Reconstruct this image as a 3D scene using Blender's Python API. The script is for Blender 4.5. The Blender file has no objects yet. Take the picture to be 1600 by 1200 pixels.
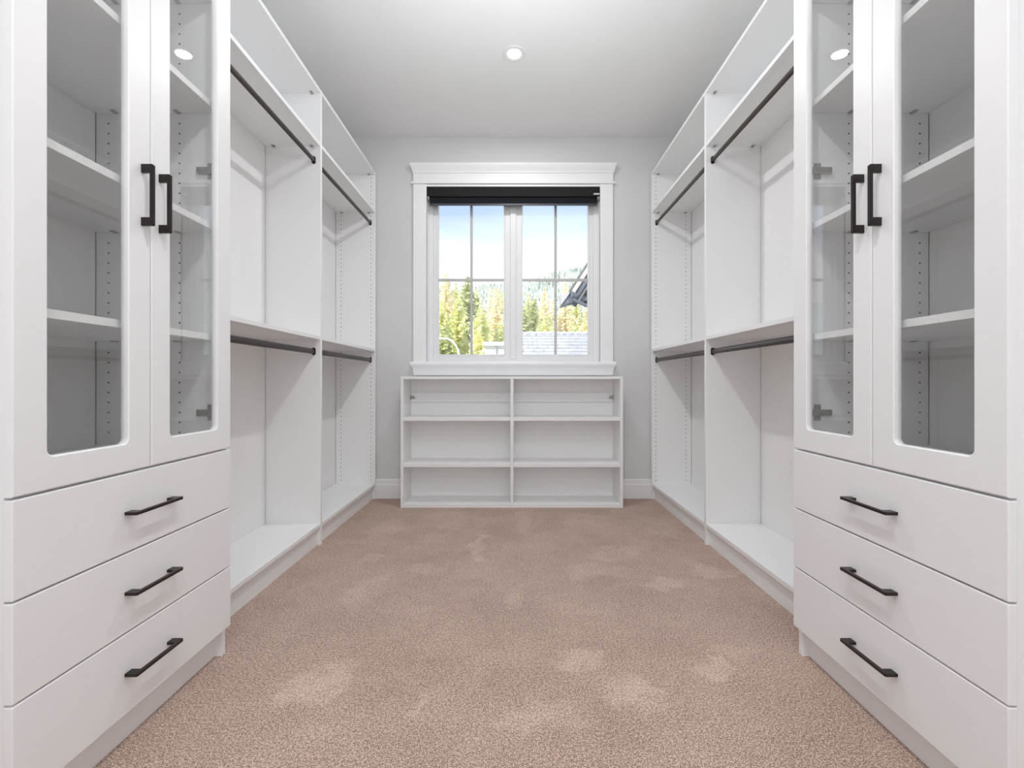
import bpy, bmesh, math, random
from mathutils import Vector, Matrix
random.seed(7)
C = bpy.context.scene.collection
S = bpy.context.scene

# ------------------------------------------------------------------ camera
F, CX, CY, H = 711.0, 803.4, 596.35, 0.883
cam_d = bpy.data.cameras.new('camera'); cam = bpy.data.objects.new('camera', cam_d); C.objects.link(cam)
cam_d.sensor_width = 36.0; cam_d.lens = F / 1600 * 36.0
cam_d.shift_x = -(CX - 800) / 1600; cam_d.shift_y = (CY - 600) / 1600
cam_d.clip_start = 0.02; cam_d.clip_end = 2000
cam.location = (0, 0, H); cam.rotation_euler = (math.pi / 2, 0, 0)
S.camera = cam
def px(u, Y): return (u - CX) * Y / F
def pz(v, Y): return H + (CY - v) * Y / F

# ------------------------------------------------------------------ world, sun, large lights, exposure
w = bpy.data.worlds.new('world'); S.world = w; w.use_nodes = True
nt = w.node_tree; nt.nodes.clear()
out = nt.nodes.new('ShaderNodeOutputWorld'); bg = nt.nodes.new('ShaderNodeBackground')
tc = nt.nodes.new('ShaderNodeTexCoord'); sep = nt.nodes.new('ShaderNodeSeparateXYZ')
ramp = nt.nodes.new('ShaderNodeValToRGB')
nz = nt.nodes.new('ShaderNodeTexNoise'); nz.inputs['Scale'].default_value = 3.0; nz.inputs['Detail'].default_value = 5
mp = nt.nodes.new('ShaderNodeMapping'); mp.inputs['Scale'].default_value = (1, 1, 4)
nt.links.new(tc.outputs['Generated'], mp.inputs['Vector']); nt.links.new(mp.outputs[0], nz.inputs['Vector'])
nt.links.new(tc.outputs['Generated'], sep.inputs[0])
ma = nt.nodes.new('ShaderNodeMath'); ma.operation = 'MULTIPLY_ADD'; ma.inputs[1].default_value = -0.12
nt.links.new(nz.outputs['Fac'], ma.inputs[0]); 
sub = nt.nodes.new('ShaderNodeMath'); sub.operation = 'ADD'; sub.inputs[1].default_value = 0.06
nt.links.new(sep.outputs['Z'], sub.inputs[0]); nt.links.new(sub.outputs[0], ma.inputs[2])
nt.links.new(ma.outputs[0], ramp.inputs['Fac'])
cr = ramp.color_ramp
cr.elements[0].position = 0.0; cr.elements[0].color = (1.0, 1.0, 1.0, 1)
cr.elements[1].position = 1.0; cr.elements[1].color = (0.20, 0.40, 0.85, 1)
for p_, c_ in ((0.22, (0.95, 0.96, 1.0)), (0.29, (0.70, 0.80, .97)), (0.365, (0.42, 0.54, .78))):
    e = cr.elements.new(p_); e.color = (*c_, 1)
nt.links.new(ramp.outputs['Color'], bg.inputs['Color']); bg.inputs['Strength'].default_value = 1.5
nt.links.new(bg.outputs[0], out.inputs[0])

def light(name, kind, loc, rot, energy, color=(1, 1, 1), **kw):
    l = bpy.data.lights.new(name, kind); l.energy = energy; l.color = color
    for k, v in kw.items(): setattr(l, k, v)
    o = bpy.data.objects.new(name, l); C.objects.link(o); o.location = loc; o.rotation_euler = rot; return o
light('sun', 'SUN', (0, -10, 20), (math.radians(52), 0, math.radians(-35)), 6.5, (1, 0.95, 0.86), angle=math.radians(0.6))
# unseen fill light added behind the camera, inside the closed front wall
light('added_rear_fill', 'AREA', (0, -1.25, 1.45), (math.radians(90), 0, 0), 17, (0.90, 0.945, 1.0), shape='RECTANGLE', size=2.0, size_y=2.2)
# unseen uplight added over the aisle for soft light off the ceiling
light('added_up_fill', 'AREA', (0, 0.6, 1.92), (math.radians(180), 0, 0), 25, (0.90, 0.945, 1.0), shape='RECTANGLE', size=1.0, size_y=3.2)
LAMPS = [(0.0, 2.571), (0.0, 0.55), (0.0, -0.75)]
LAMP_W = 10.5
S.view_settings.view_transform = 'Standard'; S.view_settings.look = 'None'
S.view_settings.gamma = 1.0; S.view_settings.use_curve_mapping = False
S.view_settings.exposure = 0.03
S.cycles.max_bounces = 14; S.cycles.diffuse_bounces = 10; S.cycles.transparent_max_bounces = 24   # white room: light bounces often

# ------------------------------------------------------------------ materials
MATS = {}
def mat(name, color, rough=0.5, metal=0.0, noise=0.0, scale=20.0, stretch=(1, 1, 1), bump=0.0, spec=0.5, bscale=None, detail=4):
    if name in MATS: return MATS[name]
    m = bpy.data.materials.new(name); m.use_nodes = True; t = m.node_tree; b = t.nodes['Principled BSDF']
    b.inputs['Roughness'].default_value = rough; b.inputs['Metallic'].default_value = metal
    b.inputs['Specular IOR Level'].default_value = spec
    co = t.nodes.new('ShaderNodeTexCoord'); mp = t.nodes.new('ShaderNodeMapping'); mp.inputs['Scale'].default_value = stretch
    n = t.nodes.new('ShaderNodeTexNoise'); n.inputs['Scale'].default_value = scale; n.inputs['Detail'].default_value = detail
    t.links.new(co.outputs['Object'], mp.inputs[0]); t.links.new(mp.outputs[0], n.inputs['Vector'])
    r = t.nodes.new('ShaderNodeValToRGB'); r.color_ramp.elements[0].position = .3; r.color_ramp.elements[1].position = .7
    lo = [max(0, c * (1 - noise)) for c in color]; hi = [min(1, c * (1 + noise)) for c in color]
    r.color_ramp.elements[0].color = (*lo, 1); r.color_ramp.elements[1].color = (*hi, 1)
    t.links.new(n.outputs['Fac'], r.inputs[0]); t.links.new(r.outputs[0], b.inputs['Base Color'])
    if bump:
        bp = t.nodes.new('ShaderNodeBump'); bp.inputs['Strength'].default_value = bump; bp.inputs['Distance'].default_value = 0.002
        if bscale:
            n2 = t.nodes.new('ShaderNodeTexNoise'); n2.inputs['Scale'].default_value = bscale
            t.links.new(co.outputs['Object'], n2.inputs['Vector']); t.links.new(n2.outputs['Fac'], bp.inputs['Height'])
        else: t.links.new(n.outputs['Fac'], bp.inputs['Height'])
        t.links.new(bp.outputs[0], b.inputs['Normal'])
    MATS[name] = m; return m
def glass(name, tint, extra=1.0):
    m = bpy.data.materials.new(name); m.use_nodes = True; t = m.node_tree; t.nodes.clear()
    o = t.nodes.new('ShaderNodeOutputMaterial'); mx = t.nodes.new('ShaderNodeMixShader')
    tr = t.nodes.new('ShaderNodeBsdfTransparent'); tr.inputs[0].default_value = (*tint, 1)
    gl = t.nodes.new('ShaderNodeBsdfGlossy'); gl.inputs['Roughness'].default_value = 0.0
    n = t.nodes.new('ShaderNodeTexNoise'); n.inputs['Scale'].default_value = 1.5
    bp = t.nodes.new('ShaderNodeBump'); bp.inputs['Strength'].default_value = 0.02; bp.inputs['Distance'].default_value = 0.001
    t.links.new(n.outputs[0], bp.inputs['Height']); t.links.new(bp.outputs[0], gl.inputs['Normal'])
    fr = t.nodes.new('ShaderNodeFresnel'); fr.inputs[0].default_value = 1.5
    mu = t.nodes.new('ShaderNodeMath'); mu.operation = 'MULTIPLY'; mu.inputs[1].default_value = extra
    ge = t.nodes.new('ShaderNodeNewGeometry'); io = t.nodes.new('ShaderNodeMath'); io.operation = 'MULTIPLY_ADD'   # same index on both faces of the thin pane
    io.inputs[1].default_value = 1/1.5 - 1.5; io.inputs[2].default_value = 1.5
    t.links.new(ge.outputs['Backfacing'], io.inputs[0]); t.links.new(io.outputs[0], fr.inputs[0])
    t.links.new(fr.outputs[0], mu.inputs[0]); t.links.new(mu.outputs[0], mx.inputs[0])
    t.links.new(tr.outputs[0], mx.inputs[1]); t.links.new(gl.outputs[0], mx.inputs[2]); t.links.new(mx.outputs[0], o.inputs[0])
    return m
def emis(name, color, s):
    m = bpy.data.materials.new(name); m.use_nodes = True; b = m.node_tree.nodes['Principled BSDF']
    b.inputs['Emission Color'].default_value = (*color, 1); b.inputs['Emission Strength'].default_value = s
    return m

WHITE = mat('white_melamine', (0.83, 0.832, 0.832), 0.42, noise=0.012, scale=30, stretch=(6, 1, 6), bump=0.05)
FRONT = mat('white_thermofoil', (0.82, 0.82, 0.825), 0.38, noise=0.01, scale=25, stretch=(8, 1, 8), bump=0.04)
BACKM = mat('white_back_board', (0.85, 0.85, 0.845), 0.5, noise=0.015, scale=40)
WALL = mat('grey_wall_paint', (0.64, 0.643, 0.64), 0.7, noise=0.01, scale=6, bump=0.1, bscale=250)
CEIL = mat('white_ceiling_paint', (0.80, 0.80, 0.795), 0.8, noise=0.01, scale=6, bump=0.1, bscale=200)
TRIM = mat('white_trim_paint', (0.84, 0.84, 0.84), 0.4, noise=0.01, scale=10)
VINYL = mat('white_window_vinyl', (0.80, 0.80, 0.80), 0.35, noise=0.01, scale=10)
BRONZE = mat('dark_bronze_metal', (0.022, 0.015, 0.014), 0.35, 0.4, noise=0.15, scale=60)
ROD = mat('oiled_bronze_rod', (0.075, 0.062, 0.055), 0.28, 0.85, noise=0.1, scale=40)
STEEL = mat('nickel_plated_steel', (0.42, 0.41, 0.39), 0.32, 0.9, noise=0.1, scale=80)
HOLE = mat('dark_drilled_hole', (0.06, 0.058, 0.055), 0.9, noise=0.1)
BLACK = mat('black_blind_fabric', (0.006, 0.0055, 0.006), 0.85, noise=0.3, scale=300)
NAVY = mat('dark_roll_fabric', (0.001, 0.002, 0.005), 0.9, noise=0.3, scale=300)
MUNT = mat('grey_muntin_bar', (0.52, 0.51, 0.50), 0.4, noise=0.01)
GREYP = mat('grey_plastic', (0.35, 0.35, 0.36), 0.4, noise=0.05)
PANE = glass('cabinet_glass', (0.995, 0.997, 0.995), 1.15)
WPANE = glass('window_glass', (0.98, 0.985, 0.98), 0.8)

# ------------------------------------------------------------------ helpers
def tag(o, label=None, cat=None, group=None, kind=None):
    if label: o['label'] = label
    if cat: o['category'] = cat
    if group: o['group'] = group
    if kind: o['kind'] = kind
    return o
def thing(name, label, cat, loc, group=None):
    o = bpy.data.objects.new(name, None); C.objects.link(o); o.location = loc; o.empty_display_size = 0.1
    return tag(o, label, cat, group)
def root_of(p):
    while p.parent: p = p.parent
    return p
def obj(name, bm, m, parent=None, label=None, smooth=False, kind=None, loc=None):
    """bm in world coordinates; stored relative to its top-level object (or to loc when it is one)"""
    base = root_of(parent).location.copy() if parent else Vector(loc if loc else (0, 0, 0))
    bmesh.ops.translate(bm, verts=bm.verts, vec=-base)
    me = bpy.data.meshes.new(name); bm.to_mesh(me); bm.free()
    me.materials.append(m)
    if smooth:
        for p in me.polygons: p.use_smooth = True
    o = bpy.data.objects.new(name, me); C.objects.link(o)
    if parent: o.parent = parent
    else: o.location = base
    if label: o['label'] = label
    if kind: o['kind'] = kind
    return o
def struct(name, bm, m, parent=None, loc=None, label=None, **k):
    o = obj(name, bm, m, parent, label=label, loc=loc, **k)
    if not parent: o['kind'] = 'structure'
    return o
def box(bm, x0, x1, y0, y1, z0, z1, bev=0.0, seg=1):
    x0, x1 = min(x0, x1), max(x0, x1); y0, y1 = min(y0, y1), max(y0, y1); z0, z1 = min(z0, z1), max(z0, z1)
    t = bmesh.new()
    bmesh.ops.create_cube(t, size=1.0, matrix=Matrix.Translation(((x0+x1)/2, (y0+y1)/2, (z0+z1)/2)) @ Matrix.Diagonal((x1-x0, y1-y0, z1-z0, 1)))
    if bev: bmesh.ops.bevel(t, geom=list(t.edges), offset=bev, segments=seg, affect='EDGES', profile=0.5)
    join(bm, t); return bm
def join(bm, t):
    me = bpy.data.meshes.new('tmp'); t.to_mesh(me); t.free(); bm.from_mesh(me); bpy.data.meshes.remove(me)
def B(*a, **k): return box(bmesh.new(), *a, **k)
def prism(bm, pts, d, fn):
    """pts: 2-D outline, extruded over range d=(a,b); fn(p,q,t)->xyz"""
    va = [bm.verts.new(fn(p, q, d[0])) for p, q in pts]; vb = [bm.verts.new(fn(p, q, d[1])) for p, q in pts]
    n = len(pts)
    bm.faces.new(va); bm.faces.new(list(reversed(vb)))
    for i in range(n): bm.faces.new((va[i], vb[i], vb[(i+1) % n], va[(i+1) % n]))
    bmesh.ops.recalc_face_normals(bm, faces=bm.faces); return bm
def tube(bm, pts, r, n=8, ry=None):
    rings = []
    for i, p in enumerate(pts):
        p = Vector(p); a = Vector(pts[max(0, i-1)]); b = Vector(pts[min(len(pts)-1, i+1)]); d = (b - a).normalized()
        up = Vector((0, 0, 1)) if abs(d.z) < 0.9 else Vector((0, 1, 0))
        s = d.cross(up).normalized(); u = s.cross(d).normalized()
        rr = r[i] if isinstance(r, (list, tuple)) else r
        rings.append([bm.verts.new(p + s * rr * math.cos(2*math.pi*k/n) + u * (ry or rr) * math.sin(2*math.pi*k/n)) for k in range(n)])
    for a, b in zip(rings, rings[1:]):
        for k in range(n): bm.faces.new((a[k], a[(k+1) % n], b[(k+1) % n], b[k]))
    bm.faces.new(list(reversed(rings[0]))); bm.faces.new(rings[-1]); 
    bmesh.ops.recalc_face_normals(bm, faces=bm.faces); return bm
def rrect(a0, a1, b0, b1, r, n=6):
    pts = []
    for (ca, cb, st) in ((a1-r, b1-r, 0), (a0+r, b1-r, 90), (a0+r, b0+r, 180), (a1-r, b0+r, 270)):
        for i in range(n+1):
            t = math.radians(st + 90*i/n); pts.append((ca + r*math.cos(t), cb + r*math.sin(t)))
    return pts

# ------------------------------------------------------------------ setting
YW, ZC = 3.451, 2.736
XWL, XWR = -1.352, 1.341
YB = -1.5
# carpet
m = bpy.data.materials.new('beige_carpet'); m.use_nodes = True; t = m.node_tree; b = t.nodes['Principled BSDF']
b.inputs['Roughness'].default_value = 0.95; b.inputs['Specular IOR Level'].default_value = 0.1
b.inputs['Sheen Weight'].default_value = 0.15
def N(kind, **k):
    n = t.nodes.new(kind)
    for a, v in k.items(): setattr(n, a, v)
    return n
def L(a, b_): t.links.new(a, b_)
def M(op, a, b_=None, c=None, clamp=False):
    n = N('ShaderNodeMath', operation=op, use_clamp=clamp)
    for i, v in enumerate((a, b_, c)):
        if v is None: continue
        if isinstance(v, (int, float)): n.inputs[i].default_value = v
        else: L(v, n.inputs[i])
    return n.outputs[0]
co = N('ShaderNodeTexCoord')
wn = N('ShaderNodeTexNoise'); wn.inputs['Scale'].default_value = 8; wn.inputs['Detail'].default_value = 8; wn.inputs['Roughness'].default_value = .65; L(co.outputs['Object'], wn.inputs['Vector'])
sc = N('ShaderNodeVectorMath', operation='SCALE'); sc.inputs['Scale'].default_value = 0.28
sb = N('ShaderNodeVectorMath', operation='SUBTRACT'); sb.inputs[1].default_value = (0.5, 0.5, 0.5)
L(wn.outputs['Color'], sb.inputs[0]); L(sb.outputs[0], sc.inputs[0])
ad = N('ShaderNodeVectorMath', operation='ADD'); L(co.outputs['Object'], ad.inputs[0]); L(sc.outputs[0], ad.inputs[1])
sx = N('ShaderNodeSeparateXYZ'); L(ad.outputs[0], sx.inputs[0])
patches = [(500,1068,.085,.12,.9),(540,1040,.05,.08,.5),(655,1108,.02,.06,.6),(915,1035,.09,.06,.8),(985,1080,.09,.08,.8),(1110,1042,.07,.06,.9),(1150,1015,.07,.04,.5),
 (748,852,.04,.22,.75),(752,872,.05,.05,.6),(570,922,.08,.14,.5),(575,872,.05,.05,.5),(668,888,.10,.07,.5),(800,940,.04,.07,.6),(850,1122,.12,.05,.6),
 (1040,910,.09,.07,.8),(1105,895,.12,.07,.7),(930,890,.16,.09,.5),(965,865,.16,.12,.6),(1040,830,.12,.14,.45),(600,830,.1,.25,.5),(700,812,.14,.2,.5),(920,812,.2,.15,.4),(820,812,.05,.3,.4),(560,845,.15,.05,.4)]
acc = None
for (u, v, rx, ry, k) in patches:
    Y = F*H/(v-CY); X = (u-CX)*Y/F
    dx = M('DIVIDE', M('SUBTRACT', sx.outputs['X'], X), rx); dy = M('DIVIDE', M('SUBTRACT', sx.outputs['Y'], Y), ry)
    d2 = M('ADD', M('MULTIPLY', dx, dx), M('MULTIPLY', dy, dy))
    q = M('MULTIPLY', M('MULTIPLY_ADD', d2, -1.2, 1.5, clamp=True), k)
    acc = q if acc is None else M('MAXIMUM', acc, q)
ln = N('ShaderNodeTexNoise'); ln.inputs['Scale'].default_value = 3.2; ln.inputs['Detail'].default_value = 6; ln.inputs['Roughness'].default_value = .62
L(co.outputs['Object'], ln.inputs['Vector'])
fn_ = N('ShaderNodeTexNoise'); fn_.inputs['Scale'].default_value = 330; fn_.inputs['Detail'].default_value = 2; fn_.inputs['Roughness'].default_value = .7; L(co.outputs['Object'], fn_.inputs['Vector'])
pil = N('ShaderNodeTexVoronoi'); pil.inputs['Scale'].default_value = 260; L(co.outputs['Object'], pil.inputs['Vector'])
pb = N('ShaderNodeTexNoise'); pb.inputs['Scale'].default_value = 14; pb.inputs['Detail'].default_value = 6; pb.inputs['Roughness'].default_value = .7; L(co.outputs['Object'], pb.inputs['Vector'])
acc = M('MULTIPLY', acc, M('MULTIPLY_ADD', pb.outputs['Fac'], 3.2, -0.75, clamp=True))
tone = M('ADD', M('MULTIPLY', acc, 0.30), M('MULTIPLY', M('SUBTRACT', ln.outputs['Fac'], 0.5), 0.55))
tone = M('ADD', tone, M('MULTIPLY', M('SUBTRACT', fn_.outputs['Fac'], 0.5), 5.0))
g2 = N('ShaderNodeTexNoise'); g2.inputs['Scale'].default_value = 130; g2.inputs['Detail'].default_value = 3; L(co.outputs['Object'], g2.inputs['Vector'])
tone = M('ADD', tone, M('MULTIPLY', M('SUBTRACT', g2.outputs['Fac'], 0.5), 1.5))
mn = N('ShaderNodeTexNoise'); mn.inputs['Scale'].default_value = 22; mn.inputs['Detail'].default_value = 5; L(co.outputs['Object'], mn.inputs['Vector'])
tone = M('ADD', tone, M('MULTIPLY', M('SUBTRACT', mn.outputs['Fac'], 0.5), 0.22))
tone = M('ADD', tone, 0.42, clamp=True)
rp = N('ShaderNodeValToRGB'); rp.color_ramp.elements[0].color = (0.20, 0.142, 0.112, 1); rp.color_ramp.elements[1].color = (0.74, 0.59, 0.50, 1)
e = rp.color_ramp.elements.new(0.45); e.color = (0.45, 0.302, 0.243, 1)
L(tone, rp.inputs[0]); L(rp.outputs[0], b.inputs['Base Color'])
bp = N('ShaderNodeBump'); bp.inputs['Strength'].default_value = 0.4; bp.inputs['Distance'].default_value = 0.003
L(M('SUBTRACT', fn_.outputs['Fac'], M('MULTIPLY', pil.outputs['Distance'], 0.5)), bp.inputs['Height']); L(bp.outputs[0], b.inputs['Normal'])
CARPET = m
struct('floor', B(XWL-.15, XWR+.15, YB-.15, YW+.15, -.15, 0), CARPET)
struct('ceiling', B(XWL-.15, XWR+.15, YB-.15, YW+.15, ZC, ZC+.2), CEIL)
struct('wall_left', B(XWL-.15, XWL, YB-.15, YW+.15, 0, ZC), WALL)
struct('wall_right', B(XWR, XWR+.15, YB-.15, YW+.15, 0, ZC), WALL)
struct('wall_front', B(XWL, XWR, YB-.15, YB, 0, ZC), WALL)
# wall with the window hole
WX0, WX1 = -.6657, .6526; WZ0, WZ1 = pz(566, YW), pz(289.5, YW)
bm = bmesh.new()
box(bm, XWL, WX0, YW, YW+.15, 0, ZC); box(bm, WX1, XWR, YW, YW+.15, 0, ZC)
box(bm, WX0, WX1, YW, YW+.15, 0, WZ0); box(bm, WX0, WX1, YW, YW+.15, WZ1, ZC)
struct('wall_back', bm, WALL)
# baseboard with a stepped top
def bb(bm, x0, x1):
    prof = [(0, 0), (0, .146), (-.008, .146), (-.011, .140), (-.011, .112), (-.016, .104), (-.016, 0)]
    return prism(bm, prof, (x0, x1), lambda p, q, t_: (t_, YW + p, q))
struct('baseboard_back', bb(bmesh.new(), XWL, XWR), TRIM)

# casing: YF is its front face
YF = YW - .02
def z_(v): return pz(v, YF)
def x_(u): return px(u, YF)
bm = bmesh.new()
box(bm, x_(645.5), x_(958.4), YF, YW, z_(285), z_(258), bev=.001)
pr = [(0, z_(257.2)), (-.035, z_(257.2)), (-.035, z_(259)), (-.031, z_(261)), (-.022, z_(264)), (-.010, z_(268)), (-.006, z_(270.5)), (0, z_(270.5))]
def crown(bm, x0, x1, pr, up):
    # mitred returns at both ends: section widens with projection
    n = len(pr); ra = []; rb = []
    for p, q in pr:
        ra.append(bm.verts.new((x0 + p*.55, YF + p, q))); rb.append(bm.verts.new((x1 - p*.55, YF + p, q)))
    ba = [bm.verts.new((v.co.x, YW, v.co.z)) for v in ra]; bb_ = [bm.verts.new((v.co.x, YW, v.co.z)) for v in rb]
    for i in range(n):
        j = (i+1) % n
        bm.faces.new((ra[i], ra[j], rb[j], rb[i])); bm.faces.new((ra[i], ba[i], ba[j], ra[j])); bm.faces.new((rb[i], rb[j], bb_[j], bb_[i]))
        bm.faces.new((ba[i], bb_[i], bb_[j], ba[j]))
    bmesh.ops.recalc_face_normals(bm, faces=bm.faces)
crown(bm, x_(645.5), x_(958.4), pr, True)
box(bm, x_(642.5), x_(961.4), YF-.012, YW, z_(287.4), z_(284.2), bev=.003, seg=2)
struct('trim_1', bm, TRIM, label='white window head casing with flared cornice')
bm = bmesh.new(); box(bm, x_(645.5), x_(666.5), YF, YW, z_(565.6), z_(287.4), bev=.001); box(bm, x_(666.5), WX0, YF+.002, YW+.07, z_(565.6), z_(289.5))
struct('trim_2', bm, TRIM, label='left upright window casing')
bm = bmesh.new(); box(bm, x_(937.6), x_(957.8), YF, YW, z_(565.6), z_(287.4), bev=.001); box(bm, x_(937.6), WX1, YF+.002, YW+.07, z_(565.6), z_(289.5))
struct('trim_3', bm, TRIM, label='right upright window casing')
bm = bmesh.new()
box(bm, x_(646.4), x_(957.5), YF, YW, z_(586.5), z_(566), bev=.001)
pr = [(0, z_(565.6)), (-.032, z_(565.6)), (-.036, z_(567)), (-.036, z_(569.5)), (-.030, z_(571.5)), (-.014, z_(575)), (-.006, z_(579)), (-.004, z_(584)), (0, z_(584))]
crown(bm, x_(646.4), x_(957.5), pr, False)
box(bm, WX0, WX1, YW-.01, YW+.07, z_(568), z_(565.7))
struct('trim_4', bm, TRIM, label='white window sill with moulded apron')
bm = bmesh.new(); box(bm, x_(666.5), x_(937.6), YF+.002, YW+.07, z_(291), z_(288))
struct('trim_5', bm, TRIM, label='white head jamb above the roller blind')

# window
YG = 3.523
def wx(u): return px(u, YG)
def wz(v): return pz(v, YG)
win = bpy.data.objects.new('window_1', None); C.objects.link(win); win.location = (0, YG, wz(565)); tag(win, kind='structure')
bm = bmesh.new()
xo0, xo1, zo0, zo1 = wx(669.0), wx(936.4), wz(566.5), wz(292)
gl = [(684.6, 787.2), (816.6, 919.4)]; gz0, gz1 = wz(553.6), wz(303)
# outer frame
box(bm, xo0, wx(677), YG, YG+.07, zo0, zo1, bev=.002); box(bm, wx(927), xo1, YG, YG+.07, zo0, zo1, bev=.002)
box(bm, wx(677), wx(927), YG, YG+.07, zo0, wz(561), bev=.002); box(bm, wx(677), wx(927), YG, YG+.07, wz(296), zo1, bev=.002)
obj('window_frame', bm, VINYL, win)
obj('mullion', B(wx(797.5), wx(806.5), YG-.004, YG+.07, wz(561), wz(296), bev=.002), VINYL, win)
for i, (a, c) in enumerate(gl):
    s0, s1 = (wx(677), wx(797.5)) if i == 0 else (wx(806.5), wx(927))
    x0, x1 = wx(a), wx(c)
    bm = bmesh.new(); Y0, Y1_ = YG+.010, YG+.06
    zb, zt = wz(561), wz(296)
    for (p0, p1, q0, q1) in ((s0, x0, zb, zt), (x1, s1, zb, zt), (x0, x1, zb, gz0), (x0, x1, gz1, zt)): box(bm, p0, p1, Y0, Y1_, q0, q1, bev=.0015)
    # glazing bead
    g = .006
    for (p0, p1, q0, q1) in ((x0-.012, x0-.004, gz0, gz1), (x1+.004, x1+.012, gz0, gz1), (x0, x1, gz0-.012, gz0-.004)): box(bm, p0, p1, Y0-.003, Y0+.01, q0, q1, bev=.002)
    sa = obj('window_sash', bm, VINYL, win)
    obj('window_pane', B(x0-.005, x1+.005, YG+.032, YG+.036, gz0-.005, gz1+.005), WPANE, sa)
    um = 736.2 if i == 0 else 868.5
    bm = bmesh.new(); box(bm, wx(um-2), wx(um+2), YG+.022, YG+.032, gz0, gz1, bev=.002)
    obj('muntin', bm, MUNT, sa)
    obj('muntin', B(x0, x1, YG+.020, YG+.032, wz(438.6), wz(434.4), bev=.002), MUNT, sa)

# roller blind
YR = 3.44
rb = thing('roller_blind', 'black roller blind rolled up at the top of the window', 'blind', (0, YR, pz(291, YR)))
bx0, bx1 = px(666.8, YR), px(937.4, YR)
pr = [(YR, pz(306.5, YR)), (YR+.072, pz(306.5, YR)), (YR+.072, pz(291, YR)), (YR+.008, pz(291, YR)), (YR, pz(293, YR))]
obj('cassette', prism(bmesh.new(), pr, (bx0, bx1), lambda p, q, t_: (t_, p, q)), BLACK, rb)
bm = bmesh.new(); cr_ = .022
zc_ = pz(306.5, YR) - .012
tube(bm, [(bx0+.018, YR+.04, zc_), (bx1-.018, YR+.04, zc_)], cr_, 20)
obj('fabric_roll', bm, NAVY, rb, smooth=False)
obj('hanging_fabric', B(px(671, YR), px(933.6, YR), YR+.014, YR+.017, pz(318.5, YR), pz(307, YR)), NAVY, rb)
obj('bottom_rail', B(px(671, YR), px(933.6, YR), YR+.010, YR+.022, pz(320, YR), pz(317, YR), bev=.002), mat('rail_grey', (0.05, 0.055, 0.07), 0.4), rb, label='dark grey hem bar')
for u in (669.4, 935):
    bm = bmesh.new(); tube(bm, [(px(u-1.2, YR), YR+.004, pz(309.5, YR)), (px(u+1.2, YR), YR+.004, pz(309.5, YR))], .011, 12)
    box(bm, px(u-1, YR), px(u+1, YR), YR+.002, YR+.04, pz(311.5, YR), pz(306.6, YR))
    obj('end_bracket', bm, GREYP, rb, label='light grey end bracket')
bm = B(px(927.5, YR), px(936.5, YR), YR-.002, YR+.001, pz(304.3, YR), pz(301.8, YR), bev=.0004)
obj('maker_tag', bm, mat('tag_silver', (.6, .6, .6), .4, noise=.5, scale=500), rb, label='small silver tag')

# ------------------------------------------------------------------ handle / hinge / holes
def handle_mesh(kind, s, xf, yc, zc, ln=.152, pj=.030, leg=.0205, bar=.0085, th=.0072):
    """U-shaped flat pull; xf door face (abs), projects towards the aisle"""
    e, q = ln/2, .0025
    o = [(-e, 0), (-e, pj-q), (-e+q, pj), (e-q, pj), (e, pj-q), (e, 0), (e-leg, 0), (e-leg, pj-bar), (-e+leg, pj-bar), (-e+leg, 0)]
    bm = bmesh.new()
    if kind == 'v': f = lambda p, q, t_: (s*(xf-q), yc+t_, zc+p)
    else: f = lambda p, q, t_: (s*(xf-q), yc+p, zc+t_)
    va = [bm.verts.new(f(p, q, -th/2)) for p, q in o]; vb = [bm.verts.new(f(p, q, th/2)) for p, q in o]
    for V in (va, vb):
        for idx in ((0, 1, 2, 8, 9), (2, 3, 7, 8), (3, 4, 5, 6, 7)): bm.faces.new([V[k] for k in idx])
    n = len(o)
    for i in range(n): bm.faces.new((va[i], vb[i], vb[(i+1) % n], va[(i+1) % n]))
    bmesh.ops.recalc_face_normals(bm, faces=bm.faces)
    return bm
def disc(bm, c, r, n=8, ax='y', d=.0004):
    """small recessed-looking cap of thickness d on a panel face (normal along -ax)"""
    vs = []; us = []
    for k in range(n):
        a, b2 = r*math.cos(2*math.pi*k/n), r*math.sin(2*math.pi*k/n)
        vs.append(bm.verts.new((c[0]+a, c[1]-d, c[2]+b2))); us.append(bm.verts.new((c[0]+a, c[1], c[2]+b2)))
    bm.faces.new(vs)
    for k in range(n): bm.faces.new((vs[k], us[k], us[(k+1) % n], vs[(k+1) % n]))
def fastener(bm, x, y, z, s):
    """cam dowel of a shelf: little pin lug under the shelf at its end"""
    box(bm, x-.007, x+.007, y-.020, y-.001, z-.004, z+.0005, bev=.001)
    box(bm, x-.003, x+.003, y-.010, y, z-.007, z, bev=.001)

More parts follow.
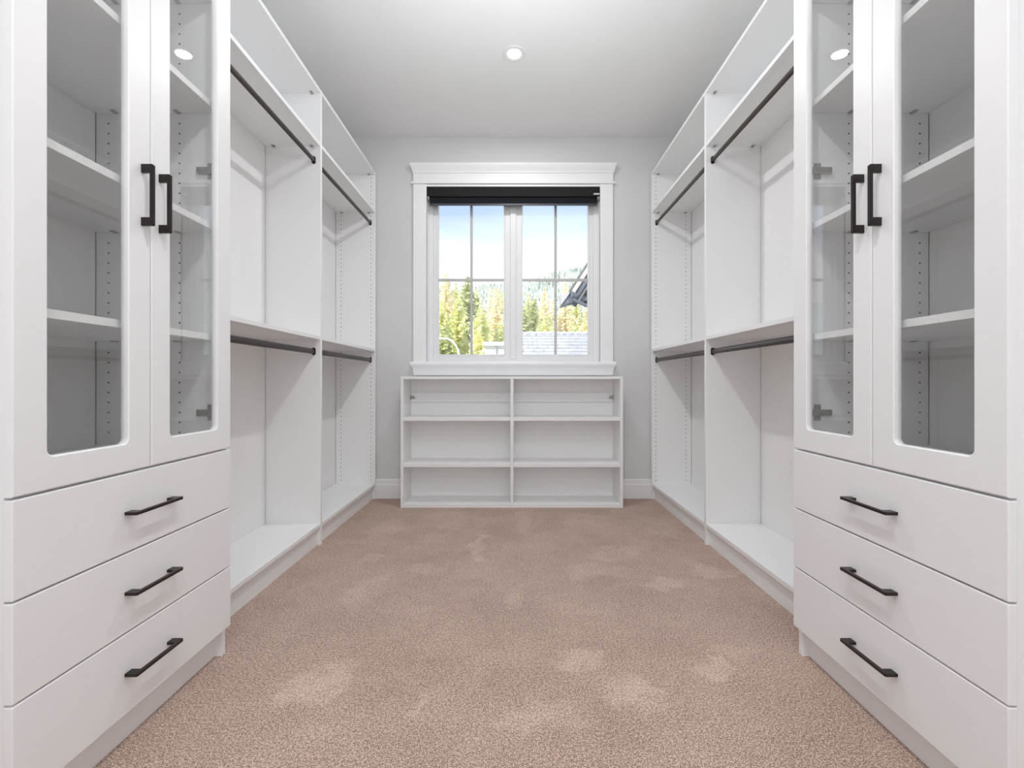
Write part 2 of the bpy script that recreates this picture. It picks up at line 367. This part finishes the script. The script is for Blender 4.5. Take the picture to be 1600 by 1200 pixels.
# ------------------------------------------------------------------ glazed cabinets with drawers
CY0, CY1 = 0.836, 1.481
def cabinet(s, CF, XB, side, other):
    P = CF + .018
    r = thing('display_cabinet', f'tall white glass-door cabinet with three drawers, on the {side} of the aisle', 'cabinet', (s*(P+XB)/2, (CY0+CY1)/2, 0), 'glazed cabinets flanking the aisle')
    for (a, b_) in ((CY0+.002, CY0+.021), (CY1-.019, CY1-.0005)):
        obj('side_panel', B(s*P, s*XB, a, b_, 0, 2.459, bev=.0006), WHITE, r)
    yi0, yi1 = CY0+.021, CY1-.019
    obj('top_panel', B(s*(P+.001), s*XB, yi0, yi1, 2.440, 2.459), WHITE, r)
    obj('bottom_panel', B(s*(P+.001), s*XB, yi0, yi1, .662, .681), WHITE, r)
    obj('floor_panel', B(s*(P+.001), s*XB, yi0, yi1, .085, .104), WHITE, r)
    obj('back_panel', B(s*(XB), s*(XB+.007), CY0+.003, yi1-.0025, 0, 2.459), BACKM, r)
    obj('kick_board', B(s*(P+.023), s*(P+.039), yi0, yi1, 0, .085), WHITE, r)
    for z in (1.013, 1.362, 1.745, 2.097):
        sh = obj('shelf', B(s*(P+.011), s*(XB-.001), yi0+.001, yi1-.001, z, z+.019, bev=.0006), WHITE, r)
        for X in (1.075, 1.275):
            bm = bmesh.new(); box(bm, s*X-.007, s*X+.007, yi1-.021, yi1-.002, z-.004, z+.0005, bev=.001)
            obj('shelf_support', bm, STEEL, sh)
    bm = bmesh.new()
    for X in (1.075, 1.303):
        z = .112 + .032*18
        while z < 2.42:
            if z > .69 and all(not (a-.006 < z < a+.024) for a in (1.013, 1.362, 1.745, 2.097)):
                disc(bm, (s*X, yi1, z), .003)
            z += .032
    obj('shelf_pin_holes', bm, HOLE, r, kind='stuff', label='dark shelf pin holes')
    mid = (CY0+CY1)/2 - .003
    for i, (a, b_) in enumerate(((CY0, mid-.0012), (mid+.0012, CY1-.001))):
        z0, z1 = .669, 2.440; st = .066
        bm = bmesh.new()
        # frame around a round-cornered opening, both as loops of the same count
        inn = rrect(a+st-.002, b_-st, z0+st, z1-st, .014, 6); 
        n = len(inn); cnt = 7
        outp = []
        cs = ((b_, z1), (a, z1), (a, z0), (b_, z0))
        for k in range(4): outp += [cs[k]]*cnt
        bev = .0025
        xf, xb = CF, CF+.018
        def ring(pts, X): return [bm.verts.new((s*X, p, q)) for p, q in pts]
        oc = [bm.verts.new((s*(xf+bev*.6), p, q)) for p, q in cs]
        ocb = [bm.verts.new((s*xb, p, q)) for p, q in cs]
        of = [bm.verts.new((s*xf, p + (bev if p == a else -bev), q + (bev if q == z0 else -bev))) for p, q in cs]
        ch = .0025
        i0 = ring([(p, q) for p, q in rrect(a+st-.002-ch, b_-st+ch, z0+st-ch, z1-st+ch, .014+ch, 6)], xf)
        i1 = ring(inn, xf+ch*.8); i2 = ring(inn, xb)
        for k in range(4):
            k2 = (k+1) % 4
            bm.faces.new((oc[k], oc[k2], ocb[k2], ocb[k])); bm.faces.new((of[k], of[k2], oc[k2], oc[k]))
            for (oo, ii) in ((of, i0), (ocb, i2)):
                for j in range(cnt-1): bm.faces.new((oo[k], ii[k*cnt+j], ii[k*cnt+j+1]))
                j = (k*cnt+cnt-1); bm.faces.new((oo[k], ii[j], ii[(j+1) % n], oo[k2]))
        for A_, B_ in ((i0, i1), (i1, i2)):
            for j in range(n): bm.faces.new((A_[j], A_[(j+1) % n], B_[(j+1) % n], B_[j]))
        bmesh.ops.recalc_face_normals(bm, faces=bm.faces)
        d = obj('door', bm, FRONT, r)
        obj('glass_pane', B(s*(CF+.010), s*(CF+.014), a+st-.008, b_-st+.006, z0+st-.006, z1-st+.006), PANE, d, label='clear glass pane')
        yh = mid-.028 if i == 0 else mid+.028
        obj('handle', handle_mesh('v', s, CF, yh, 1.345), BRONZE, d, label='dark bronze bar pull')
        yp, sg = (yi0, 1) if i == 0 else (yi1, -1)
        for zz in (.784, 1.558, 2.30):
            bm = bmesh.new()
            box(bm, s*.962, s*.984, yp, yp+sg*.003, zz-.026, zz+.026, bev=.0009)
            box(bm, s*(P-.004), s*1.014, yp+sg*.003, yp+sg*.013, zz-.010, zz+.010, bev=.0015)
            for dz in (-.017, .017): box(bm, s*.970, s*.977, yp+sg*.003, yp+sg*.0055, zz+dz-.0035, zz+dz+.0035, bev=.001)
            box(bm, s*.994, s*1.001, yp+sg*.013, yp+sg*.0145, zz-.0035, zz+.0035, bev=.0007)
            obj('hinge', bm, STEEL, d, label='nickel cup hinge')
    for (z0, z1) in ((.477, .6635), (.2865, .473), (.0925, .2825)):
        d = obj('drawer', B(s*CF, s*(CF+.018), CY0, CY1-.001, z0, z1, bev=.002, seg=2), FRONT, r)
        obj('handle', handle_mesh('h', s, CF, (CY0+CY1)/2-.006, (z0+z1)/2), BRONZE, d, label='dark bronze bar pull')
    return r
cabinet(-1, .922, 1.3435, 'left', 'right')
cabinet(1, .908, 1.332, 'right', 'left')

# ------------------------------------------------------------------ open wardrobes with double hanging
Y1, Y2, Y3 = CY1+.001, 2.4566, 3.421
def wardrobe(s, XF, XB, side):
    r = thing('open_wardrobe', f'white open closet shelving with four dark rods along the {side} wall', 'wardrobe', (s*(XF+XB)/2, (Y1+Y3)/2, 0), 'open hanging closets along both walls')
    pan = [(Y1, Y1+.019), (Y2, Y2+.019), (Y3, Y3+.019)]
    for a, b_ in pan: obj('side_panel', B(s*XF, s*XB, a, b_, 0, 2.440, bev=.0008), WHITE, r)
    obj('top_shelf', B(s*(XF), s*XB, Y1, Y3+.019, 2.440, 2.459, bev=.0008), WHITE, r)
    fs = bmesh.new()
    for k in range(2):
        a, b_ = pan[k][1], pan[k+1][0]
        for z in (.098, 1.109, 2.152):
            obj('shelf', B(s*(XF+.0015), s*(XB-.001), a, b_, z, z+.019, bev=.0008), WHITE, r)
        obj('kick_board', B(s*(XF+.021), s*(XF+.037), a, b_, 0, .098), WHITE, r)
        obj('back_panel', B(s*XB, s*(XB+.006), a-.018, b_-.003, 0, 2.440), BACKM, r)
        for z in (2.152, 2.440):
            for X in (XF+.045, XF+.25):
                fastener(fs, s*X, b_-.0005, z, s)
        for zc in (1.046, 2.078):
            xr = XF+.036
            bm = bmesh.new(); n = 16
            ring = []
            for y in (a+.001, b_-.001):
                ring.append([bm.verts.new((s*xr+.0075*math.cos(2*math.pi*i/n), y, zc+.0145*math.sin(2*math.pi*i/n))) for i in range(n)])
            for i in range(n): bm.faces.new((ring[0][i], ring[0][(i+1) % n], ring[1][(i+1) % n], ring[1][i]))
            bmesh.ops.recalc_face_normals(bm, faces=bm.faces)
            rod = obj('hanging_rod', bm, ROD, r, smooth=True, label='dark bronze oval hanging rod')
            for y0, y1 in ((a, a+.008), (b_-.008, b_)):
                bm = bmesh.new()
                prism(bm, rrect(-.0095, .0095, -.020, .020, .009, 5), (y0, y1), lambda p, q, t_: (s*xr+p, t_, zc+q))
                obj('rod_socket', bm, BRONZE, rod)
    obj('shelf_fasteners', fs, STEEL, r, kind='stuff', label='small cam fittings under the shelves')
    bm = bmesh.new(); z = .142
    while z < 2.43:
        for X in (XF+.031, XF+.257):
            if all(not (q-.004 < z < q+.023) for q in (1.109, 2.152)) and not (X < XF+.05 and (abs(z-1.046) < .022 or abs(z-2.078) < .022)):
                disc(bm, (s*X, Y3, z), .0032)
        z += .032
    obj('shelf_pin_holes', bm, HOLE, r, kind='stuff', label='dark shelf pin holes')
wardrobe(-1, 1.0447, 1.3435, 'left')
wardrobe(1, 1.0344, 1.332, 'right')

# ------------------------------------------------------------------ low bookcase under the window
W1, W2, YK = -.7952, .7619, 3.1832
YKB = YW - .018
bk = thing('low_bookcase', 'low white two-bay bookcase with three tiers under the window', 'bookcase', ((W1+W2)/2, (YK+YKB)/2, 0))
def kz(v): return pz(v, YK)
ztop = kz(588)
for a, b_ in ((W1, W1+.020), (W2-.020, W2)): obj('side_panel', B(a, b_, YK, YKB, 0, ztop-.019, bev=.0008), WHITE, bk)
obj('top_panel', B(W1, W2, YK-.001, YKB, ztop-.019, ztop, bev=.0008), WHITE, bk)
xm0, xm1 = px(797.5, YK), px(802.3, YK)
obj('divider', B(xm0, xm1, YK, YKB-.006, 0, ztop-.019, bev=.0008), WHITE, bk)
for a, b_ in ((W1+.020, xm0), (xm1, W2-.020)):
    for (v0, v1) in ((657.6, 652.6), (730, 724.6), (793.3, 788)):
        z0, z1 = max(.004, kz(v0)), kz(v1)
        obj('shelf', B(a+.0005, b_-.0005, YK+.002, YKB-.006, z0 if v0 < 790 else .0, z1, bev=.0008), WHITE, bk)
    obj('back_panel', B(a-.003, b_+.003, YKB-.006, YKB, .02, ztop-.019), BACKM, bk)
    yr = YKB-.022
    rl = obj('mounting_rail', B(a+.001, b_-.001, yr, YKB-.007, pz(628, yr), pz(613.2, yr), bev=.0008), WHITE, bk)
    bm = bmesh.new()
    left = a < -.5
    xs = a+.004 if left else b_-.004
    dr = 1 if left else -1
    box(bm, xs, xs+dr*.004, yr-.022, yr, pz(624, yr), pz(618, yr), bev=.0008)
    box(bm, xs, xs+dr*.026, yr-.003, yr, pz(623.5, yr), pz(618.5, yr), bev=.0008)
    tube(bm, [(xs+dr*.018, yr-.003, pz(621, yr)), (xs+dr*.018, yr-.009, pz(621, yr))], .005, 8)
    obj('corner_bracket', bm, STEEL, rl, label='small metal corner bracket')
    for xq in [xs+dr*.036] + ([px(777.7, yr)] if left else []):
        obj('screw', tube(bmesh.new(), [(xq, yr, pz(621.7, yr)), (xq, yr-.002, pz(621.7, yr))], .004, 8), STEEL, rl)

# ------------------------------------------------------------------ recessed ceiling lights
LENS = emis('warm_lamp_lens', (1.0, 0.93, 0.82), 6.0)
for i, (x, y) in enumerate(LAMPS):
    lb = ['round white recessed ceiling light above the far end of the aisle', 'round white recessed ceiling light above the glass cabinets', 'round white recessed ceiling light behind the camera'][i]
    r = thing('recessed_light', lb, 'light', (x, y, ZC), 'recessed ceiling lights')
    bm = bmesh.new(); n = 40
    prof = [(.066, 0), (.065, -.003), (.060, -.005), (.046, -.004), (.040, .000-.001), (.036, -.001)]
    rings = [[bm.verts.new((x + rr*math.cos(2*math.pi*k/n), y + rr*math.sin(2*math.pi*k/n), ZC+dz)) for k in range(n)] for rr, dz in prof]
    for A_, B_ in zip(rings, rings[1:]):
        for k in range(n): bm.faces.new((A_[k], A_[(k+1) % n], B_[(k+1) % n], B_[k]))
    bmesh.ops.recalc_face_normals(bm, faces=bm.faces)
    obj('trim_ring', bm, mat('lamp_ring', (.78, .76, .75), .4), r, smooth=True, label='white trim ring')
    bm = bmesh.new(); tube(bm, [(x, y, ZC-.0003), (x, y, ZC-.0030)], .037, 32)
    obj('lens', bm, LENS, r, label='glowing lamp lens')
    lo = light('lamp', 'AREA', (x, y, ZC-.006), (0, 0, 0), LAMP_W, (.98, .98, 1), shape='DISK', size=.07)

# ------------------------------------------------------------------ outside
GZ = -3.2
GRASS = mat('pale_grass', (.36, .40, .22), .9, noise=.3, scale=.4)
gr = struct('ground', B(-220, 260, 5, 700, GZ-.2, GZ), GRASS)
gr['kind'] = 'structure'
def leafmat(name, c1, c2, scale=.6):
    m = bpy.data.materials.new(name); m.use_nodes = True; t = m.node_tree; t.nodes.clear()
    o = t.nodes.new('ShaderNodeOutputMaterial'); mx = t.nodes.new('ShaderNodeMixShader'); mx.inputs[0].default_value = .4
    d = t.nodes.new('ShaderNodeBsdfDiffuse'); tr = t.nodes.new('ShaderNodeBsdfTranslucent')
    n = t.nodes.new('ShaderNodeTexNoise'); n.inputs['Scale'].default_value = scale; n.inputs['Detail'].default_value = 6
    co = t.nodes.new('ShaderNodeTexCoord'); t.links.new(co.outputs['Object'], n.inputs['Vector'])
    r = t.nodes.new('ShaderNodeValToRGB'); r.color_ramp.elements[0].position = .35; r.color_ramp.elements[1].position = .65
    r.color_ramp.elements[0].color = (*c1, 1); r.color_ramp.elements[1].color = (*c2, 1)
    t.links.new(n.outputs[0], r.inputs[0]); t.links.new(r.outputs[0], d.inputs[0]); t.links.new(r.outputs[0], tr.inputs[0])
    t.links.new(d.outputs[0], mx.inputs[1]); t.links.new(tr.outputs[0], mx.inputs[2]); t.links.new(mx.outputs[0], o.inputs[0]); return m
LM = {'golden': leafmat('golden_larch_needles', (.86, .78, .54), (.97, .92, .72)),
      'green': leafmat('yellow_green_needles', (.66, .68, .32), (.95, .93, .58)),
      'dark': leafmat('dark_green_needles', (.40, .44, .20), (.70, .71, .40)),
      'bare': leafmat('pinkish_bare_twigs', (.86, .78, .72), (.97, .92, .87))}
BARK = mat('pale_bark', (.55, .48, .40), .9, noise=.2, scale=3)
def conifer(kind, x, y, ztop, label, group, w=.17, seed=0, dens=1.0):
    rnd = random.Random(seed); hgt = ztop - GZ
    r = thing({'golden': 'larch_tree', 'green': 'fir_tree', 'dark': 'spruce_tree', 'bare': 'bare_larch'}[kind], label, 'tree', (x, y, GZ), group)
    bm = bmesh.new(); tube(bm, [(x, y, GZ), (x+.05, y, GZ+hgt*.5), (x, y, ztop-.15)], [hgt*.016, hgt*.01, .015], 6)
    obj('trunk', bm, BARK, r)
    bm = bmesh.new(); levels = int(30*dens + hgt*1.3)
    for li in range(levels):
        f = li/levels; z = GZ + hgt*(.12+.88*f); R = hgt*w*(1-f)**.8*rnd.uniform(.65, 1.15) + .08
        nb = max(4, int(11*(1-f)+4))
        if kind == 'bare': nb = max(3, nb//2)
        a0 = rnd.uniform(0, 6.28)
        for k in range(nb):
            a = a0 + 6.283*k/nb + rnd.uniform(-.25, .25); ca, sa = math.cos(a), math.sin(a)
            rr = R*rnd.uniform(.7, 1.1); segs = 4 if kind != 'bare' else 3
            for q in range(segs):
                r0, r1 = rr*q/segs, rr*(q+1.25)/segs; droop = -.35*rr
                wd = (.16 if kind != 'bare' else .06)*rr*(1.2-.6*q/segs)+.05 + (0 if kind == 'bare' else rnd.uniform(0, .1))
                p0 = Vector((x+ca*r0, y+sa*r0, z+droop*(r0/rr)**1.3+.02)); p1 = Vector((x+ca*r1, y+sa*r1, z+droop*(r1/rr)**1.3 + rnd.uniform(-.05, .1)))
                sd = Vector((-sa, ca, rnd.uniform(-.7, .7))).normalized()*wd
                dn = Vector((0, 0, -wd*rnd.uniform(.5, 1.2)))
                v = [bm.verts.new(c) for c in (p0, p0+(p1-p0)*.6+sd, p1, p0+(p1-p0)*.6-sd)]
                bm.faces.new(v[:3]); bm.faces.new((v[0], v[2], v[3]))
                if kind != 'bare':
                    u = [bm.verts.new(c) for c in (p0, p1, (p0+p1)*.5+dn*1.6)]; bm.faces.new(u)
    obj('foliage', bm, LM[kind], r)
    return r
# individually visible trees: (kind, u at the window, v of the top, distance, label)
near = [
 ('golden', 697, 424, 30, 'golden larch with its tip above the crossbar, far left of the window view'),
 ('green', 690, 470, 22, 'yellow-green fir low in the left corner of the window'),
 ('dark', 694, 505, 17, 'small dark fir behind the curved street lamp arm'),
 ('dark', 731, 428, 27, 'dark-tipped spruce standing behind the left muntin'),
 ('green', 716, 462, 24, 'bushy yellow-green fir between street lamp and left muntin'),
 ('green', 752, 478, 21, 'yellow-green fir above the white shed'),
 ('golden', 775, 446, 32, 'pointed golden larch left of the window mullion'),
 ('green', 782, 500, 22, 'low fir leaning over the white shed roof, beside the mullion'),
 ('dark', 818, 482, 19, 'dark spruce right beside the window mullion, behind the grey roof'),
 ('dark', 834, 463, 30, 'brown-green spruce with narrow crown right of the mullion'),
 ('golden', 851, 446, 34, 'tall golden larch in the middle of the right sash'),
 ('green', 853, 490, 22, 'rounded yellow-green fir left of the right muntin'),
 ('golden', 883, 440, 36, 'golden larch with its top beside the dark eave'),
 ('green', 898, 506, 22, 'small green fir below the dark eave'),
]
for i, (k, u, v, d, lab) in enumerate(near):
    conifer(k, px(u, d), d, pz(v, d), lab, 'forest trees beyond the window', w=.26 if k != 'golden' else .19, seed=100+i)
rnd = random.Random(5)
for i in range(50):
    d = rnd.uniform(38, 62); u = 572 + i*7.6 + rnd.uniform(-4, 4)
    k = ('golden', 'bare', 'golden', 'green', 'bare')[i % 5]
    v = rnd.uniform(442, 462) if u < 790 else rnd.uniform(448, 475)
    if u < 730: v = rnd.uniform(432, 452)
    lab = {'golden': 'golden larch in the woods filling the window view', 'bare': 'pale bare tree in the woods filling the window view', 'green': 'yellow-green fir in the woods filling the window view'}[k]
    conifer(k, px(u, d), d, pz(v, d), lab, {'golden': 'distant golden larches', 'bare': 'distant bare trees', 'green': 'distant green firs'}[k], w=.23, seed=300+i, dens=.6)
# hills
def hillh(x, y):
    u = CX + F*x/y if y > 1 else 0
    return 0
HP = [(-260, 70), (-120, 80), (-60, 80), (-20, 82), (0, 84), (20, 88), (50, 97), (90, 104), (180, 116), (330, 120)]
def crest(x):
    for (a, ha), (b_, hb) in zip(HP, HP[1:]):
        if a <= x <= b_: return ha + (hb-ha)*(x-a)/(b_-a)
    return HP[0][1] if x < HP[0][0] else HP[-1][1]
bm = bmesh.new(); nx, ny = 70, 16; g = []
def hz(x, f): return GZ + (crest(x)-GZ)*min(1, f) + 1.5*math.sin(x*.11+f*4)*f
for j in range(ny+1):
    f = j/ny*1.25; row = []
    for i in range(nx+1):
        x = -260 + 590*i/nx; row.append(bm.verts.new((x, 150+f*250, hz(x, f) if f <= 1 else hz(x, 1)-(f-1)*60)))
    g.append(row)
for j in range(ny):
    for i in range(nx): bm.faces.new((g[j][i], g[j][i+1], g[j+1][i+1], g[j+1][i]))
HILLM = mat('haze_tinted_hillside', (.46, .50, .46), .95, noise=.15, scale=.05)  # distance haze is mixed into this pale base colour
struct('hill', bm, HILLM, smooth=True)
bm = bmesh.new()
for i in range(5200):
    f = rnd.uniform(.25, 1.02); x = rnd.uniform(-110, 130)*(.6+.5*f); y = 150+f*250; z = hz(x, f)-1
    hh = rnd.uniform(4, 8)*(.6+.4*f); rr = hh*.2; n = 5; a0 = rnd.uniform(0, 6)
    top = bm.verts.new((x, y, z+hh)); ring = [bm.verts.new((x+rr*math.cos(a0+6.283*k/n), y+rr*math.sin(a0+6.283*k/n), z+.5)) for k in range(n)]
    for k in range(n): bm.faces.new((ring[k], ring[(k+1) % n], top))
o = obj('hillside_forest', bm, mat('haze_tinted_conifers', (.43, .48, .42), .95, noise=.35, scale=.06))  # tree colour paled to carry the haze of distance
tag(o, 'haze-tinted blue-green conifer forest covering the far hillside', 'forest', kind='stuff')

# neighbour's grey shingle roof below, its slope facing the window
YRd = 15.0
rd = thing('neighbour_house', 'house with pale grey shingle roof low in the right sash', 'house', (2, 15, GZ))
SH = mat('pale_grey_shingle', (.44, .44, .46), .85, noise=.12, scale=4)
SIDE = mat('light_siding', (.80, .80, .80), .7, noise=.04)
rx0, rx1 = px(795, YRd), px(960, YRd); zr = pz(521, YRd); pitch = math.radians(24); sl = 5.0
def rp_(x, dd, up=0):   # point on the slope dd metres below the ridge
    return (x, YRd - dd*math.cos(pitch) - up*math.sin(pitch), zr - dd*math.sin(pitch) + up*math.cos(pitch))
bm = bmesh.new()
v = [bm.verts.new(c) for c in (rp_(rx0, 0), rp_(rx1, 0), rp_(rx1, sl), rp_(rx0, sl), rp_(rx0, 0, -.2), rp_(rx1, 0, -.2), rp_(rx1, sl, -.2), rp_(rx0, sl, -.2))]
for f in ((0,1,2,3), (7,6,5,4), (0,4,5,1), (1,5,6,2), (2,6,7,3), (3,7,4,0)): bm.faces.new([v[i] for i in f])
v = [bm.verts.new(c) for c in ((rx0, YRd, zr), (rx1, YRd, zr), (rx1, YRd+4, zr-1.8), (rx0, YRd+4, zr-1.8))]; bm.faces.new(v)
obj('roof', bm, SH, rd)
bm = bmesh.new(); rows = 16; ex = .29
for j in range(rows):
    x = rx0 + (j % 2)*.15
    while x < rx1:
        wd = .30; x1 = min(x+wd-.012, rx1)
        c = [rp_(x, .02+j*ex, .004), rp_(x1, .02+j*ex, .004), rp_(x1, .02+(j+1)*ex+.02, .035), rp_(x, .02+(j+1)*ex+.02, .035)]
        c2 = [rp_(x, .02+(j+1)*ex+.02, .0), rp_(x1, .02+(j+1)*ex+.02, .0)]
        q = [bm.verts.new(k) for k in c]; w_ = [bm.verts.new(k) for k in c2]
        bm.faces.new(q); bm.faces.new((q[3], q[2], w_[1], w_[0])); x += wd
obj('shingle_courses', bm, SH, rd, kind='stuff')
x = rx0; proto = None
while x < rx1-.1:
    if proto is None:
        bm = bmesh.new()
        for sg in (1, -1):
            pts = [(0, 0), (.235, 0), (.235, 1), (0, 1)]
            a = [(x, YRd, zr+.05), (x+.24, YRd, zr+.075), (x+.24, YRd-sg*.16, zr+.0), (x, YRd-sg*.16, zr-.03)]
            lo = [(p[0], p[1], p[2]-.03) for p in a]
            A_ = [bm.verts.new(p) for p in a]; B_ = [bm.verts.new(p) for p in lo]
            bm.faces.new(A_); bm.faces.new(B_[::-1])
            for k in range(4): bm.faces.new((A_[k], A_[(k+1) % 4], B_[(k+1) % 4], B_[k]))
        proto = obj('ridge_cap', bm, SH, rd); x0p = x
    else:
        c = proto.copy(); C.objects.link(c); c.parent = rd; c.location.x = x-x0p
    x += .235
obj('wall', B(rx0+.3, rx1-.3, YRd-sl*math.cos(pitch)+.4, YRd+3.6, GZ, zr-sl*math.sin(pitch)-.05), SIDE, rd)

# white shed
YS = 17.0
sd = thing('white_shed', 'small white flat-topped shed left of the window mullion', 'shed', (px(785, YS), YS, GZ))
SNOW = mat('bright_white_cladding', (.75, .75, .75), .7, noise=.03)
obj('wall', B(px(757, YS), px(815, YS), YS, YS+3, GZ, pz(536, YS)-.12), SNOW, sd)
obj('roof', B(px(754.5, YS), px(818, YS), YS-.15, YS+3.2, pz(536, YS)-.12, pz(534.5, YS), bev=.02), SNOW, sd)
bm = bmesh.new(); tube(bm, [(px(775, YS-.2), YS-.06, pz(553, YS)), (px(775, YS-.2), YS-.06, pz(542, YS)), (px(776, YS), YS-.02, pz(540, YS))], .03, 8)
obj('vent_pipe', bm, GREYP, sd)
# street lamp with curved arm
YL = 13.0
sl_ = thing('street_lamp', 'white street lamp arm curving over at the lower left of the window', 'street lamp', (px(717.5, YL), YL, GZ))
WHM = mat('white_painted_pole', (.92, .92, .92), .5, noise=.02)
pts = [(px(u, YL), YL, pz(v, YL)) for u, v in ((717.8, 556), (715.8, 547), (712, 539), (706, 532.5), (699, 529.2), (692, 528.8))]
pts = [(pts[0][0], YL, GZ)] + pts
bm = bmesh.new(); tube(bm, pts, [.05, .032, .028, .027, .026, .024, .022], 8); obj('pole', bm, WHM, sl_, smooth=True)
bm = bmesh.new(); prism(bm, [(-.16, -.02), (-.12, .025), (.06, .03), (.08, -.01)], (YL-.05, YL+.05), lambda p, q, t_: (pts[-1][0]+p, t_, pts[-1][2]+q))
obj('lamp_head', bm, WHM, sl_)

# neighbour's dark gable eave, upper right of the view
DARK = mat('slate_blue_gable', (.10, .115, .145), .6, noise=.1, scale=5)
DARK2 = mat('dark_siding', (.13, .14, .16), .7, noise=.1, scale=3)
BEIGE = mat('beige_fascia', (.52, .48, .42), .6, noise=.05)
YE = 8.0
eh = thing('gabled_house', 'dark-sided house with steep gable eave at the right edge of the window', 'house', (px(1000, YE), YE+2, GZ))
ex0, ez0 = px(890, YE), pz(457.5, YE)          # foot of the rake
tan = 1.58; run = 2.4
def ep(p, q, y): return (ex0+p+.42*(y-YE), y, ez0+q)      # the house is turned away from the window wall
def slab(bm, off0, off1, y0, y1, r0=0., r1=run):
    # strip parallel to the rake between two vertical offsets below the roof line
    prism(bm, [(r0, r0*tan-off0), (r1, r1*tan-off0), (r1, r1*tan-off1), (r0, r0*tan-off1)], (y0, y1), lambda p, q, t_: ep(p, q, t_))
def poly(pts, y0, y1): return prism(bmesh.new(), [(px(u, YE), pz(v, YE)) for u, v in pts], (y0, y1), lambda p, q, t_: (p, t_, q))
bm = bmesh.new(); slab(bm, -.02, .02, YE-.05, YE+4); obj('roof', bm, mat('dark_shingle', (.16, .16, .17), .9, noise=.1), eh)
bm = bmesh.new(); slab(bm, .02, .16, YE-.03, YE, .02); obj('rake_board', bm, BEIGE, eh, label='beige rake board')
bm = bmesh.new(); slab(bm, .14, .30, YE+.005, YE+.20, .05); obj('soffit', bm, DARK, eh)
bm = bmesh.new(); slab(bm, .27, .345, YE+.10, YE+.13, .12); obj('inner_rake_board', bm, BEIGE, eh, label='beige inner rake board')
obj('eave_return', poly([(892.5, 455.5), (884, 467), (875.8, 477.8), (887, 474.5), (899.5, 471), (901, 460)], YE-.06, YE+.30), DARK, eh)
obj('gutter', poly([(875.2, 461.6), (890, 458.2), (884, 467), (876, 477.4)], YE-.09, YE+.25), mat('grey_gutter', (.38, .37, .39), .5, noise=.05), eh, label='grey box gutter end')
bm = bmesh.new()
prism(bm, [(.17, -.04), (run, -.04), (run, run*tan-.33), (.19, -.03)], (YE+.2, YE+4), lambda p, q, t_: ep(p, q, t_)); obj('gable_wall', bm, DARK2, eh)
for k in range(16):
    z0 = -.04+.075*k; xs = (z0+.42)/tan
    bm = bmesh.new(); prism(bm, [(YE+.2, z0), (YE+.175, z0), (YE+.195, z0+.077), (YE+.2, z0+.077)], (xs, run), lambda p, q, t_: ep(t_, q, p))
    obj('siding_board', bm, DARK2, eh)
obj('frieze_box', poly([(903, 460.5), (1000, 460.5), (1000, 465), (921, 466), (904, 471)], YE+.12, YE+.19), DARK, eh)
obj('lower_wall', prism(bmesh.new(), [(.42, GZ-ez0), (run, GZ-ez0), (run, -.04), (.42, -.04)], (YE+.2, YE+4), lambda p, q, t_: ep(p, q, t_)), DARK2, eh)
bm = bmesh.new()
tube(bm, [(px(u, YE-.12), YE-.12, pz(v, YE-.12)) for u, v in ((894.5, 459), (894.8, 463), (896.3, 467.5), (900, 470.6), (908, 474), (919, 478.5), (930, 483))] + [(px(930, YE), YE+.2, pz(487, YE))], .030, 8)
obj('downspout', bm, DARK, eh, label='curved dark downspout')
